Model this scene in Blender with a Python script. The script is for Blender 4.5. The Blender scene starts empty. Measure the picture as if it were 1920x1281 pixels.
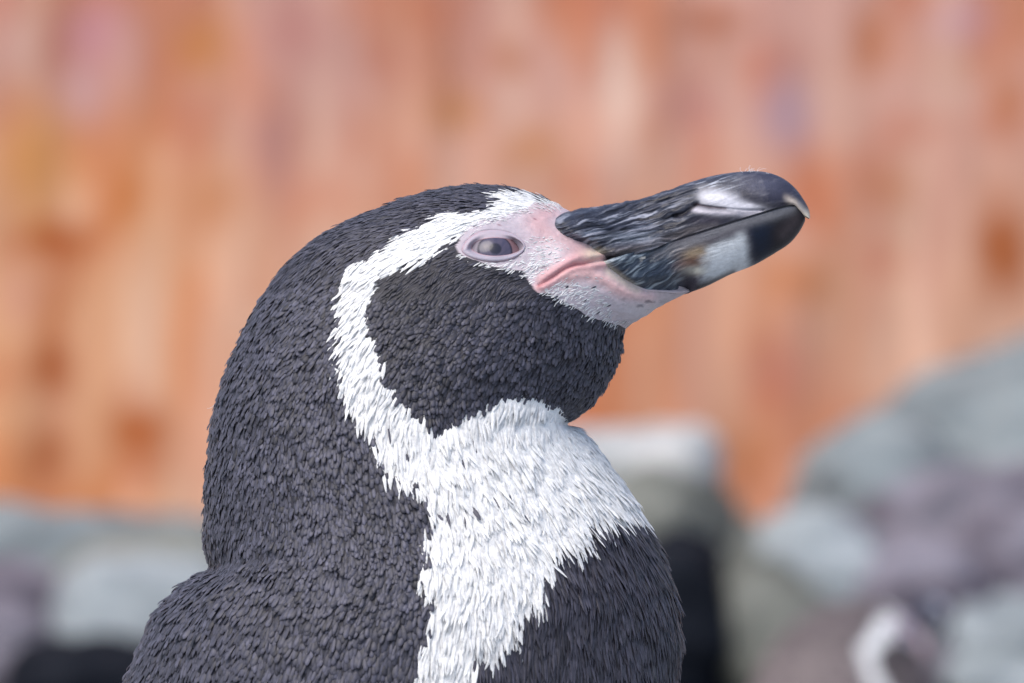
import bpy, math, random
import numpy as np
from mathutils import Vector

random.seed(7)
rng = np.random.default_rng(7)
scene = bpy.context.scene
col = scene.collection

# ------------------------------------------------------------------ camera, sky, sun, exposure
S = 0.00015          # metres per photo pixel in the plane of the penguin's midline
D = 2.4              # metres from the lens to that plane
ZC = 0.80            # height of the lens above the ground
CX, CY = 960.0, 640.5

cam_data = bpy.data.cameras.new('camera')
cam = bpy.data.objects.new('camera', cam_data); col.objects.link(cam)
cam.location = (0, -D, ZC); cam.rotation_euler = (math.radians(90), 0, 0)
cam_data.sensor_width = 36.0; cam_data.lens = 36.0 * D / (1920 * S)
cam_data.clip_start = 0.1; cam_data.clip_end = 200
cam_data.dof.use_dof = True
cam_data.dof.focus_distance = D - 0.024
cam_data.dof.aperture_fstop = 17.0
cam_data.dof.aperture_blades = 0
scene.camera = cam

SUN_EL, SUN_AZ = 58.0, 215.0      # sun high, behind the lens and to its left, through thin overcast
world = bpy.data.worlds.new('World'); scene.world = world; world.use_nodes = True
wn = world.node_tree.nodes; wl = world.node_tree.links
bg = wn['Background']
sky = wn.new('ShaderNodeTexSky'); sky.sky_type = 'NISHITA'; sky.sun_disc = False
sky.sun_elevation = math.radians(SUN_EL); sky.sun_rotation = math.radians(SUN_AZ)
sky.air_density = 1.0; sky.dust_density = 3.0; sky.ozone_density = 1.0
wl.new(sky.outputs[0], bg.inputs[0]); bg.inputs[1].default_value = 0.15
sun_data = bpy.data.lights.new('sun', 'SUN'); sun = bpy.data.objects.new('sun', sun_data); col.objects.link(sun)
sun_data.energy = 1.5; sun_data.angle = math.radians(45); sun_data.color = (1.0, 0.95, 0.88)
az = math.radians(SUN_AZ); el = math.radians(SUN_EL)
sd = Vector((math.sin(az) * math.cos(el), math.cos(az) * math.cos(el), math.sin(el)))
sun.rotation_euler = sd.to_track_quat('Z', 'Y').to_euler()
vs = scene.view_settings
vs.view_transform = 'Standard'; vs.look = 'None'; vs.gamma = 1.0; vs.use_curve_mapping = False
vs.exposure = 0.54

# ------------------------------------------------------------------ helpers
def lin(r, g, b):
    c = np.array([r, g, b], float) / 255.0
    return np.where(c <= 0.04045, c / 12.92, ((c + 0.055) / 1.055) ** 2.4)

def P(px, py, y=0.0):
    k = S * (D + y) / D
    return ((px - CX) * k, y, ZC + (CY - py) * k)

def Pn(px, py, y):
    k = S * (D + y) / D
    return np.stack([(px - CX) * k, y + 0 * px, ZC + (CY - py) * k], -1)

def hash3(i, j, k, seed):
    n = (i * 374761393 + j * 668265263 + k * 2147483647 + seed * 974634777) & 0xFFFFFFFF
    n = ((n ^ (n >> 13)) * 1274126177) & 0xFFFFFFFF
    n = (n ^ (n >> 16)) & 0xFFFF
    return n.astype(float) / 65535.0

def noise(x, y, z=0.0, seed=0):
    x = np.asarray(x, float); y = np.asarray(y, float); z = np.asarray(z, float)
    x, y, z = np.broadcast_arrays(x, y, z)
    xi, yi, zi = np.floor(x), np.floor(y), np.floor(z)
    fx, fy, fz = x - xi, y - yi, z - zi
    fx, fy, fz = [f * f * f * (f * (f * 6 - 15) + 10) for f in (fx, fy, fz)]
    xi, yi, zi = xi.astype(np.int64), yi.astype(np.int64), zi.astype(np.int64)
    r = 0
    for a in (0, 1):
        for b in (0, 1):
            for c in (0, 1):
                w = (fx if a else 1 - fx) * (fy if b else 1 - fy) * (fz if c else 1 - fz)
                r = r + w * hash3(xi + a, yi + b, zi + c, seed)
    return r * 2 - 1

def fbm(x, y, z=0.0, seed=0, octv=4):
    r, a, t = 0, 1.0, 0
    for o in range(octv):
        r = r + a * noise(x * 2 ** o, y * 2 ** o, np.asarray(z) * 2 ** o, seed + o * 17)
        t += a; a *= 0.5
    return r / t

def sstep(a, b, x):
    t = np.clip((x - a) / (b - a), 0, 1)
    return t * t * (3 - 2 * t)

def in_poly(px, py, poly):
    poly = np.asarray(poly, float); r = np.zeros(np.shape(px), bool)
    x0, y0 = poly[-1]
    for x1, y1 in poly:
        if y0 != y1:
            c = ((y1 > py) != (y0 > py)) & (px < (x0 - x1) * (py - y1) / (y0 - y1) + x1)
            r ^= c
        x0, y0 = x1, y1
    return r

def dist_line(px, py, line):
    line = np.asarray(line, float); d = np.full(np.shape(px), 1e9)
    for (x0, y0), (x1, y1) in zip(line[:-1], line[1:]):
        vx, vy = x1 - x0, y1 - y0
        t = np.clip(((px - x0) * vx + (py - y0) * vy) / (vx * vx + vy * vy + 1e-9), 0, 1)
        d = np.minimum(d, np.hypot(px - x0 - t * vx, py - y0 - t * vy))
    return d

def sd_poly(px, py, poly):           # positive inside
    d = dist_line(px, py, list(poly) + [poly[0]])
    return np.where(in_poly(px, py, poly), d, -d)

def spline(ctrl, t):                 # Catmull-Rom over the index
    c = np.asarray(ctrl, float); n = len(c)
    i = np.clip(np.floor(t).astype(int), 0, n - 2); f = (t - i)[:, None] if c.ndim > 1 else t - i
    p0, p1, p2, p3 = c[np.maximum(i - 1, 0)], c[i], c[i + 1], c[np.minimum(i + 2, n - 1)]
    return 0.5 * (2 * p1 + (p2 - p0) * f + (2 * p0 - 5 * p1 + 4 * p2 - p3) * f * f + (3 * p1 - p0 - 3 * p2 + p3) * f ** 3)

def polyat(line, t):                 # point at fraction t of the length
    l = np.asarray(line, float); s = np.r_[0, np.cumsum(np.hypot(*np.diff(l, axis=0).T))]; s /= s[-1]
    return np.stack([np.interp(t, s, l[:, 0]), np.interp(t, s, l[:, 1])], -1)

def smoothline(line, n=60):
    l = np.asarray(line, float)
    return spline(l, np.linspace(0, len(l) - 1, n))

def mesh_np(name, verts, faces, colors=None, smooth=True):
    me = bpy.data.meshes.new(name)
    verts = np.asarray(verts, np.float32).reshape(-1, 3); faces = np.asarray(faces, np.int32)
    k = faces.shape[1]
    me.vertices.add(len(verts)); me.vertices.foreach_set('co', verts.ravel())
    me.loops.add(faces.size); me.loops.foreach_set('vertex_index', faces.ravel())
    me.polygons.add(len(faces))
    me.polygons.foreach_set('loop_start', np.arange(0, faces.size, k, dtype=np.int32))
    me.polygons.foreach_set('use_smooth', np.full(len(faces), smooth, bool))
    me.update(calc_edges=True)
    if colors is not None:
        a = me.color_attributes.new('tint', 'FLOAT_COLOR', 'POINT')
        c = np.ones((len(verts), 4), np.float32); c[:, :3] = colors
        a.data.foreach_set('color', c.ravel())
    me.validate()
    return me

def grid_faces(nu, nv, wrap=False, flip=False):
    i = np.arange(nu - 1)[:, None]; j = np.arange(nv if wrap else nv - 1)[None, :]
    j2 = (j + 1) % nv
    f = np.stack([i * nv + j, i * nv + j2, (i + 1) * nv + j2, (i + 1) * nv + j], -1).reshape(-1, 4)
    return f[:, ::-1] if flip else f

def link(name, me, mat=None, parent=None, **props):
    o = bpy.data.objects.new(name, me); col.objects.link(o)
    if mat is not None: me.materials.append(mat)
    if parent is not None: o.parent = parent
    for k, v in props.items(): o[k] = v
    return o

# ------------------------------------------------------------------ materials
def new_mat(name):
    m = bpy.data.materials.new(name); m.use_nodes = True
    n = m.node_tree.nodes; return m, n, m.node_tree.links, n['Principled BSDF']

def noise_node(n, l, scale, detail=4, vec=None, rough=0.6):
    t = n.new('ShaderNodeTexNoise'); t.inputs['Scale'].default_value = scale
    t.inputs['Detail'].default_value = detail; t.inputs['Roughness'].default_value = rough
    if vec is not None: l.new(vec, t.inputs['Vector'])
    return t

def tint_mat(name, rough=0.5, spec=0.4, nscale=None, namt=0.2, bump=0.0, bscale=600, coat=0.0, sss=0.0, stretch=None, gain=(1, 1, 1), sheen=0.0, transl=0.0):
    m, n, l, b = new_mat(name)
    at = n.new('ShaderNodeAttribute'); at.attribute_name = 'tint'
    tc = n.new('ShaderNodeTexCoord'); vec = tc.outputs['Object']
    if stretch:
        mp = n.new('ShaderNodeMapping'); mp.inputs['Scale'].default_value = stretch
        l.new(vec, mp.inputs['Vector']); vec = mp.outputs[0]
    out = at.outputs['Color']
    if nscale:
        t = noise_node(n, l, nscale, 5, vec)
        r = n.new('ShaderNodeMapRange'); r.inputs['From Min'].default_value = 0.3; r.inputs['From Max'].default_value = 0.7
        r.inputs['To Min'].default_value = 1 - namt; r.inputs['To Max'].default_value = 1 + namt
        l.new(t.outputs['Fac'], r.inputs['Value'])
        mx = n.new('ShaderNodeVectorMath'); mx.operation = 'SCALE'
        l.new(out, mx.inputs[0]); l.new(r.outputs[0], mx.inputs['Scale']); out = mx.outputs[0]
    if gain != (1, 1, 1):
        mg = n.new('ShaderNodeVectorMath'); mg.operation = 'MULTIPLY'; mg.inputs[1].default_value = gain
        mn = n.new('ShaderNodeVectorMath'); mn.operation = 'MINIMUM'; mn.inputs[1].default_value = (0.86, 0.86, 0.86)
        l.new(out, mg.inputs[0]); l.new(mg.outputs[0], mn.inputs[0]); out = mn.outputs[0]
    l.new(out, b.inputs['Base Color'])
    b.inputs['Roughness'].default_value = rough; b.inputs['Specular IOR Level'].default_value = spec
    b.inputs['Coat Weight'].default_value = coat
    b.inputs['Sheen Weight'].default_value = sheen; b.inputs['Sheen Roughness'].default_value = 0.45
    if transl:
        tr = n.new('ShaderNodeBsdfTranslucent'); ms = n.new('ShaderNodeMixShader'); ms.inputs[0].default_value = transl
        l.new(out, tr.inputs[0]); l.new(b.outputs[0], ms.inputs[1]); l.new(tr.outputs[0], ms.inputs[2]); l.new(ms.outputs[0], n['Material Output'].inputs[0])
    if sss:
        b.inputs['Subsurface Weight'].default_value = sss; b.inputs['Subsurface Radius'].default_value = (0.004, 0.0015, 0.001)
        b.inputs['Subsurface Scale'].default_value = 0.5
    if bump:
        t2 = noise_node(n, l, bscale, 6, vec)
        bp = n.new('ShaderNodeBump'); bp.inputs['Strength'].default_value = bump; bp.inputs['Distance'].default_value = 0.0004
        l.new(t2.outputs['Fac'], bp.inputs['Height']); l.new(bp.outputs[0], b.inputs['Normal'])
    return m

M_skin = tint_mat('face_skin', rough=0.55, spec=0.3, nscale=900, namt=0.08, bump=0.25, bscale=1500, sss=0.06)
M_feather = tint_mat('feather', rough=0.5, spec=0.4, nscale=700, namt=0.2, sheen=0.15, transl=0.2)
M_bill = tint_mat('bill_horn', rough=0.38, spec=0.32, nscale=900, namt=0.10, bump=0.35, bscale=1600)
M_eye = tint_mat('eye_cornea', rough=0.16, spec=0.4, coat=0.0)
M_lid = tint_mat('eyelid_skin', rough=0.5, spec=0.35, bump=0.2, bscale=2000, sss=0.1)
M_down = tint_mat('down', rough=0.8, spec=0.2)
M_foot = tint_mat('foot_skin', rough=0.6, spec=0.3, nscale=120, namt=0.4)

# ------------------------------------------------------------------ penguin: pixel outlines of the side view
SECT = np.array([
 (450,4150, 800,4150, 60),(250,3950,1000,3950,330),(120,3500,1200,3500,480),(60,2900,1320,2900,560),(40,2300,1360,2300,570),
 (80,1800,1340,1800,540),(150,1500,1310,1480,515),(195,1370,1290,1370,495),(236,1281,1272,1281,475),(266,1212,1275,1215,458),
 (299,1149,1268,1145,440),(338,1103,1255,1085,420),(368,1079,1238,1036,405),(392,1058,1220,1000,392),(386,1010,1200,968,375),
 (386,950,1177,925,358),(390,880,1147,882,340),(398,805,1114,838,320),(412,742,1086,808,303),(426,702,1064,795,293),
 (444,658,1085,778,283),(469,603,1115,748,272),(494,558,1137,714,264),(524,514,1152,684,255),(564,472,1161,655,245),
 (608,440,1165,632,237),(657,414,1171,617,228),(711,392,1179,610,218),(766,371,1186,605,207),(821,357,1194,601,195),
 (875,350,1202,596,180),(925,350,1210,591,164),(965,356,1218,586,147),(1005,368,1228,580,128),(1040,382,1238,574,112),
 (1068,396,1248,568,100),(1100,412,1258,563,90),(1135,435,1268,558,78),(1170,460,1278,554,64),(1205,485,1288,550,48),(1240,515,1297,547,20)], float)

WHITE = [(1062,391),(1030,379),(996,367),(959,361),(935,363),(938,377),(930,388),(901,398),(866,399),(840,396),(828,399),(813,414),(757,437),(732,458),
 (688,482),(658,498),(650,520),(642,542),(640,580),(636,610),(640,640),(638,699),(640,726),(658,769),(668,788),(698,816),(716,854),(724,879),
 (752,902),(786,905),(800,950),(818,966),(796,1000),(790,1022),(812,1032),(790,1070),(778,1096),(806,1100),(812,1130),(803,1180),(778,1258),(780,1281),
 (760,1500),(700,2200),(640,3600),(1500,3900),(1500,2300),(1150,2200),(960,1600),(868,1281),(903,1250),(890,1226),(925,1232),(930,1212),(966,1188),(964,1160),(985,1140),(1014,1112),(1024,1074),
 (1046,1055),(1036,1026),(1062,1018),(1090,1030),(1106,984),(1137,975),(1165,966),(1200,966),(1240,975),(1240,900),(1120,800),(1066,793),(1056,768),(1025,756),(1006,746),(966,744),(928,750),
 (900,768),(859,781),(831,805),(806,802),(798,779),(759,754),(728,705),(713,662),(699,627),(693,589),(702,555),(708,531),(726,514),(754,497),(810,480),(847,455),(872,432),(905,425),(960,420),(1010,400),(1062,398)]
FACE = [(1068,388),(1040,383),(1005,378),(985,392),(950,402),(900,412),(872,428),(862,446),(855,465),(866,478),(888,486),(925,500),(949,504),(983,510),(991,526),(1006,548),
 (1031,550),(1049,563),(1081,579),(1100,592),(1129,600),(1145,606),(1177,616),(1215,597),(1330,560),(1300,480),(1150,400)]

UP_TOP = [(1062,397),(1080,393),(1120,386),(1160,380),(1200,372),(1250,357),(1300,340),(1340,329),(1390,322),(1430,322),(1463,332),(1488,350),(1506,373),(1517,394),(1519,409)]
UP_BOT = [(1144,486),(1180,479),(1217,470),(1273,447),(1329,429),(1386,411),(1442,394),(1470,386),(1488,384),(1499,394),(1508,404),(1518,410)]
UP_REAR = [(1062,397),(1050,402),(1041,411),(1039,424),(1044,434),(1056,441),(1080,451),(1104,461),(1120,474),(1132,482),(1144,486)]
LO_TOP = [(1130,491),(1146,485),(1180,475),(1217,465),(1273,442),(1329,424),(1386,406),(1442,390),(1470,383),(1486,383),(1499,393),(1510,409)]
LO_BOT = [(1189,537),(1211,546),(1245,549),(1281,552),(1301,546),(1329,535),(1369,515),(1414,497),(1456,473),(1481,456),(1498,436),(1508,418),(1510,410)]
LO_REAR = [(1130,491),(1140,501),(1155,513),(1172,526),(1189,537)]
BILL_ALL = UP_REAR[:-1] + [(1138,488),(1132,493)] + LO_REAR[1:] + LO_BOT[1:] + UP_BOT[::-1][:1] + UP_TOP[::-1]

# ---- body loft
ns_low, ns_high, NT = 40, 600, 448
tt = np.r_[np.linspace(0, 8, ns_low, endpoint=False), np.linspace(8, len(SECT) - 1, ns_high)]
sec = spline(SECT, tt)
B, F, W = sec[:, 0:2], sec[:, 2:4], np.maximum(sec[:, 4], 5)
th = np.linspace(0, 2 * math.pi, NT, endpoint=False)
cth, sth = np.cos(th), np.sin(th)
ca = np.sign(cth) * np.abs(cth) ** 0.94; sa = np.sign(sth) * np.abs(sth) ** 0.92
C = (B + F) / 2; H = (B - F) / 2
PX = C[:, 0:1] + H[:, 0:1] * ca; PY = C[:, 1:2] + H[:, 1:2] * ca
YY = -W[:, None] * sa                                  # minus = towards the lens
# the two folds in the outline (chin, shoulder) fade out towards the flank
def soften(A, half, wgt):
    k_ = np.hanning(2 * half + 3)[1:-1]; k_ /= k_.sum()
    Ap = np.pad(A, ((half, half), (0, 0)), mode='edge'); out = np.zeros_like(A)
    for i_, w_ in enumerate(k_): out += w_ * Ap[i_:i_ + len(A)]
    return A * (1 - wgt) + out * wgt
for t0, span, lo, hi, half in ((19.0, 4.5, 0.22, 0.62, 75), (12.5, 4.0, 0.25, 0.75, 70)):
    wgt = (np.exp(-((tt - t0) / span) ** 4)[:, None] * sstep(lo, hi, np.abs(sth))[None])
    PX, PY, YY = soften(PX, half, wgt), soften(PY, half, wgt), soften(YY, half, wgt)
body0 = np.stack([(PX - CX) * S, YY * S, ZC + (CY - PY) * S], -1)

def proj(v):                                           # the side view's pixel of a point, mirrored for the far flank
    y = -np.abs(v[..., 1]); k = S * (D + y) / D
    return CX + v[..., 0] / k, CY - (v[..., 2] - ZC) / k

def normals(v):
    du = np.gradient(v, axis=0); dv = np.roll(v, -1, 1) - np.roll(v, 1, 1)
    n = np.cross(du, dv); n /= np.linalg.norm(n, axis=-1, keepdims=True) + 1e-12
    return n
body = body0.copy()
N = normals(body)
c0 = np.stack([(C[:, 0] - CX) * S, 0 * C[:, 0], ZC + (CY - C[:, 1]) * S], -1)[:, None, :]
if np.mean(np.sum(N * (body - c0), -1)) < 0: N = -N
qx, qy = proj(body)

GAPE = smoothline([(1010,536),(1020,530),(1039,518),(1055,507),(1076,498),(1095,495),(1112,490),(1140,486)])
FOLD_UP = smoothline([(1018,523),(1039,509),(1060,496),(1084,484),(1108,482),(1128,480)])
FOLD_LO = smoothline([(1010,540),(1031,532),(1049,519),(1065,509),(1084,503),(1108,501),(1130,498)])
FOLD_CH = smoothline([(1062,521),(1092,513),(1118,519),(1140,529),(1161,544),(1185,554),(1220,560)])
CREASE = smoothline([(830,806),(860,786),(900,770),(930,752),(966,747),(1006,748),(1030,758),(1066,794)])
SHOULDER = smoothline([(370,1072),(420,1056),(480,1048),(560,1052)])
EYE_C = (929.0, 463.0)
ph = np.linspace(0, 2 * math.pi, 96, endpoint=False)
def almond(l, r, top, bot, cx):
    pts = []
    for a in ph:
        c, s = math.cos(a), math.sin(a)
        x = cx + (r[0] - cx) * c if c > 0 else cx + (cx - l[0]) * c
        e = abs(s) ** 1.15
        yb = l[1] + (r[1] - l[1]) * (x - l[0]) / (r[0] - l[0])
        pts.append((x, yb - (yb - top) * e if s > 0 else yb + (bot - yb) * e))
    return np.array(pts)
LID_IN = almond((884, 465), (979, 463), 446, 480, 928)
LID_OUT = almond((866, 470), (986, 462), 430, 491, 926)

head = (qx > 780) & (qy < 720) & (qx < 1330)
disp = np.zeros(qx.shape)
hx, hy = qx[head], qy[head]
dd = np.zeros(hx.shape)
g = lambda d, s: np.exp(-(d / s) ** 2)
dd += 6 * g(dist_line(hx, hy, FOLD_UP), 8) + 6 * g(dist_line(hx, hy, FOLD_LO), 7) + 4 * g(dist_line(hx, hy, FOLD_CH), 9)
dd -= 6 * g(dist_line(hx, hy, GAPE), 3.5)
dd += 9 * g(np.hypot((hx - 1010) / 60, (hy - 560) / 30), 1.0)
fm = sstep(-4, 6, sd_poly(hx, hy, FACE))
dd += fm * 1.3 * fbm(hx / 14, hy / 10, 0, 5, 3)
eyem = sd_poly(hx, hy, [tuple(p) for p in (LID_OUT - EYE_C) * 0.93 + EYE_C])
dd -= 22 * sstep(-3, 6, eyem)
disp[head] += dd
disp -= 2.5 * g(dist_line(qx, qy, CREASE), 16) * sstep(640, 760, qy)
disp += 2 * g(dist_line(qx, qy, smoothline([(850, 788), (900, 773), (960, 764), (1010, 768), (1045, 784)])), 19)
disp -= 5 * g(dist_line(qx, qy, SHOULDER), 22)
disp += 13 * g(dist_line(qx, qy, [(540, 1062), (640, 1064), (820, 1064)]), 34) * 0.3
disp += 26 * g(np.hypot((qx - 860) / 190, (qy - 690) / 120), 1.0)          # cheek
disp += 1.8 * fbm(qx / 20, qy / 14, YY / 20, 8, 2) * sstep(520, 640, qy) * (qy < 1350)
disp += 4.0 * fbm(qx / 70, qy / 70, 0, 9, 3) * sstep(500, 700, qy)          # soft unevenness of the coat
# keep the bare head under the horn of the bill
bm = np.zeros(qx.shape); bm[head] = sstep(2, 12, sd_poly(hx, hy, BILL_ALL))
body += N * (disp * S)[..., None]
_hm = head & (body[..., 1] < 0)
_hp = np.stack(proj(body), -1)[_hm]; _hy = -body[..., 1][_hm] / S
def flank(px, py):
    """half width of the head (pixels) under a pixel of the side view, before it is tucked under the horn"""
    out = np.zeros(len(px))
    for i_, (a_, b_) in enumerate(zip(px, py)):
        d2 = (_hp[:, 0] - a_) ** 2 + (_hp[:, 1] - b_) ** 2
        k_ = np.argpartition(d2, 12)[:12]; w_ = 1 / (d2[k_] + 1.0); out[i_] = (w_ * _hy[k_]).sum() / w_.sum()
    return out
body[..., 1] *= 1 - 0.4 * bm
N = normals(body)
if np.mean(np.sum(N * (body - c0), -1)) < 0: N = -N
qx, qy = proj(body)

# ---- colours
DARK = lin(64, 64, 76); DARK_DEEP = lin(40, 39, 48); WHT = np.array([0.87, 0.88, 0.89]); BREAST = lin(64, 63, 75)
SKIN_PINK = lin(192, 158, 162); SKIN_GREY = lin(154, 146, 160); SKIN_PALE = lin(188, 178, 186); GAPE_PINK = lin(198, 152, 155); YEL = lin(214, 204, 176)

def regions(px, py, jit=1.0, seed=3):
    jx = px + jit * (7 * noise(px / 9, py / 9, 0, seed) + 4 * noise(px / 4, py / 4, 0, seed + 1))
    jy = py + jit * (7 * noise(px / 9, py / 9, 3.3, seed + 2) + 4 * noise(px / 4, py / 4, 7.7, seed + 3))
    w = in_poly(jx, jy, WHITE); f = in_poly(px + 0.35 * (jx - px), py + 0.35 * (jy - py), FACE)
    return w & ~f, f

def mix(a, b, t):
    t = np.asarray(t)[..., None]; return a * (1 - t) + b * t

def skin_color(px, py):
    c = np.broadcast_to(SKIN_PALE, px.shape + (3,)).copy()
    c = mix(c, SKIN_GREY, 0.9 * g(np.hypot((px - 935) / 62, (py - 455) / 38), 1.0))
    c = mix(c, SKIN_PINK, 0.95 * g(dist_line(px, py, [(1030, 392), (1008, 415), (1030, 445), (1065, 458), (1095, 470)]), 26))
    c = mix(c, lin(228, 214, 218), 0.8 * g(np.hypot((px - 1035) / 28, (py - 480) / 30), 1.0))
    c = mix(c, GAPE_PINK, 0.95 * g(dist_line(px, py, FOLD_UP), 13))
    c = mix(c, GAPE_PINK, 0.95 * g(dist_line(px, py, FOLD_LO), 10))
    c = mix(c, lin(222, 178, 176), 0.8 * g(dist_line(px, py, FOLD_CH), 14))
    c = mix(c, lin(176, 112, 116), 0.9 * g(dist_line(px, py, GAPE), 3.2) * sstep(1125, 1095, px))
    c = mix(c, YEL, 0.6 * g(np.hypot((px - 1112) / 20, (py - 476) / 14), 1.0))
    c = mix(c, YEL, 0.4 * g(dist_line(px, py, [(1140, 508), (1168, 528), (1195, 545)]), 8))
    c = mix(c, lin(206, 200, 206), 0.8 * g(np.hypot((px - 1215) / 60, (py - 580) / 22), 1.0))
    c = mix(c, lin(88, 84, 94), 0.75 * sstep(0.1, 0.5, fbm(px / 16, py / 7, 0, 31, 3)) * g(np.hypot((px - 1205) / 34, (py - 567) / 14), 1.0))
    c = mix(c, lin(120, 116, 130), 0.7 * sstep(0.0, 0.5, fbm(px / 14, py / 5, 0, 33, 3)) * g(np.hypot((px - 970) / 26, (py - 410) / 9), 1.0))
    for sx, sy in ((936, 422), (1003, 411)):
        c = mix(c, lin(120, 70, 80), 0.9 * g(np.hypot((px - sx) / 3.4, (py - sy - 0.4 * (px - sx)) / 1.5), 1.0))
    return c * (1 + 0.06 * fbm(px / 6, py / 6, 0, 41, 3))[..., None]

wm, fmk = regions(qx, qy, 0.6)
colr = np.broadcast_to(DARK_DEEP, qx.shape + (3,)).copy()
colr[wm] = WHT * 0.85
colr[fmk] = skin_color(qx[fmk], qy[fmk])

pen = bpy.data.objects.new('penguin', None); col.objects.link(pen)
pen.location = P(620, 4300)
pen['label'] = 'large sharp black and white penguin with raised banded bill'
pen['category'] = 'penguin'; pen['group'] = 'penguins in the enclosure'
BASE = np.array(pen.location)

nS = len(tt)
verts = np.concatenate([body.reshape(-1, 3), body[0].mean(0)[None], body[-1].mean(0)[None]])
fq = grid_faces(nS, NT, wrap=True)
me_body = None
caps = []
for row, cidx in ((0, nS * NT), (nS - 1, nS * NT + 1)):
    j = np.arange(NT); j2 = (j + 1) % NT
    a, b = row * NT + j, row * NT + j2
    caps.append(np.stack([a, b, np.full(NT, cidx), np.full(NT, cidx)], -1))
cc = np.concatenate([colr.reshape(-1, 3), DARK[None], SKIN_PALE[None]])
# cap triangles are written as a collapsed strip ring, so use a tiny inner ring instead of degenerate quads
ring = []
for row, cpt in ((0, body[0].mean(0)), (nS - 1, body[-1].mean(0))):
    ring.append(cpt + (body[row] - cpt) * 0.02)
verts = np.concatenate([body.reshape(-1, 3), ring[0], ring[1]])
cc = np.concatenate([colr.reshape(-1, 3), colr[0], colr[-1]])
j = np.arange(NT); j2 = (j + 1) % NT
f0 = np.stack([j, nS * NT + j, nS * NT + j2, j2], -1)
f1 = np.stack([(nS - 1) * NT + j, (nS - 1) * NT + j2, nS * NT + NT + j2, nS * NT + NT + j], -1)
# faces wind outward?
fa = np.concatenate([fq, f0, f1])
a, b, c = verts[fq[5000, 0]], verts[fq[5000, 1]], verts[fq[5000, 2]]
if np.dot(np.cross(b - a, c - a), N.reshape(-1, 3)[fq[5000, 0]]) < 0: fa = fa[:, ::-1]
me_body = mesh_np('body', verts - BASE, fa, cc)
link('body', me_body, M_skin, pen)

# ---- plumage
FLOW = -np.gradient(body, axis=0); FLOW /= np.linalg.norm(FLOW, axis=-1, keepdims=True) + 1e-12
du = np.linalg.norm(np.gradient(body, axis=0), axis=-1); dv = np.linalg.norm(np.roll(body, -1, 1) - np.roll(body, 1, 1), axis=-1) / 2
AREA = (du * dv) / S ** 2

def sample(maskw, r, over=7):
    """blue-noise roots on the body where maskw is true, r pixels apart"""
    a = (AREA * maskw).ravel(); tot = a.sum()
    n = int(tot / (r * r) * over)
    if n < 1: return np.zeros(0, int), np.zeros((0, 2))
    cdf = np.cumsum(a); idx = np.searchsorted(cdf, rng.random(n) * tot)
    idx = np.clip(idx, 0, a.size - 1)
    off = rng.random((n, 2)) - 0.5
    i, jj = idx // NT, idx % NT
    p = body[i, jj] + (body[np.clip(i + 1, 0, nS - 1), jj] - body[i, jj]) * off[:, :1] + (body[i, (jj + 1) % NT] - body[i, jj]) * off[:, 1:]
    pp = p / (S * r); cell = np.floor(pp).astype(int)
    table = {}; keep = []
    cl = cell.tolist(); pl = pp.tolist()
    for m in range(n):
        cx, cy, cz = cl[m]; x, y, z = pl[m]; ok = True
        for ax in (cx - 1, cx, cx + 1):
            for ay in (cy - 1, cy, cy + 1):
                for az_ in (cz - 1, cz, cz + 1):
                    for (u, v, w) in table.get((ax, ay, az_), ()):
                        if (u - x) ** 2 + (v - y) ** 2 + (w - z) ** 2 < 1.0: ok = False; break
                    if not ok: break
                if not ok: break
            if not ok: break
        if ok:
            table.setdefault((cx, cy, cz), []).append((x, y, z)); keep.append(m)
    keep = np.array(keep, int)
    return idx[keep], p[keep]

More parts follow.
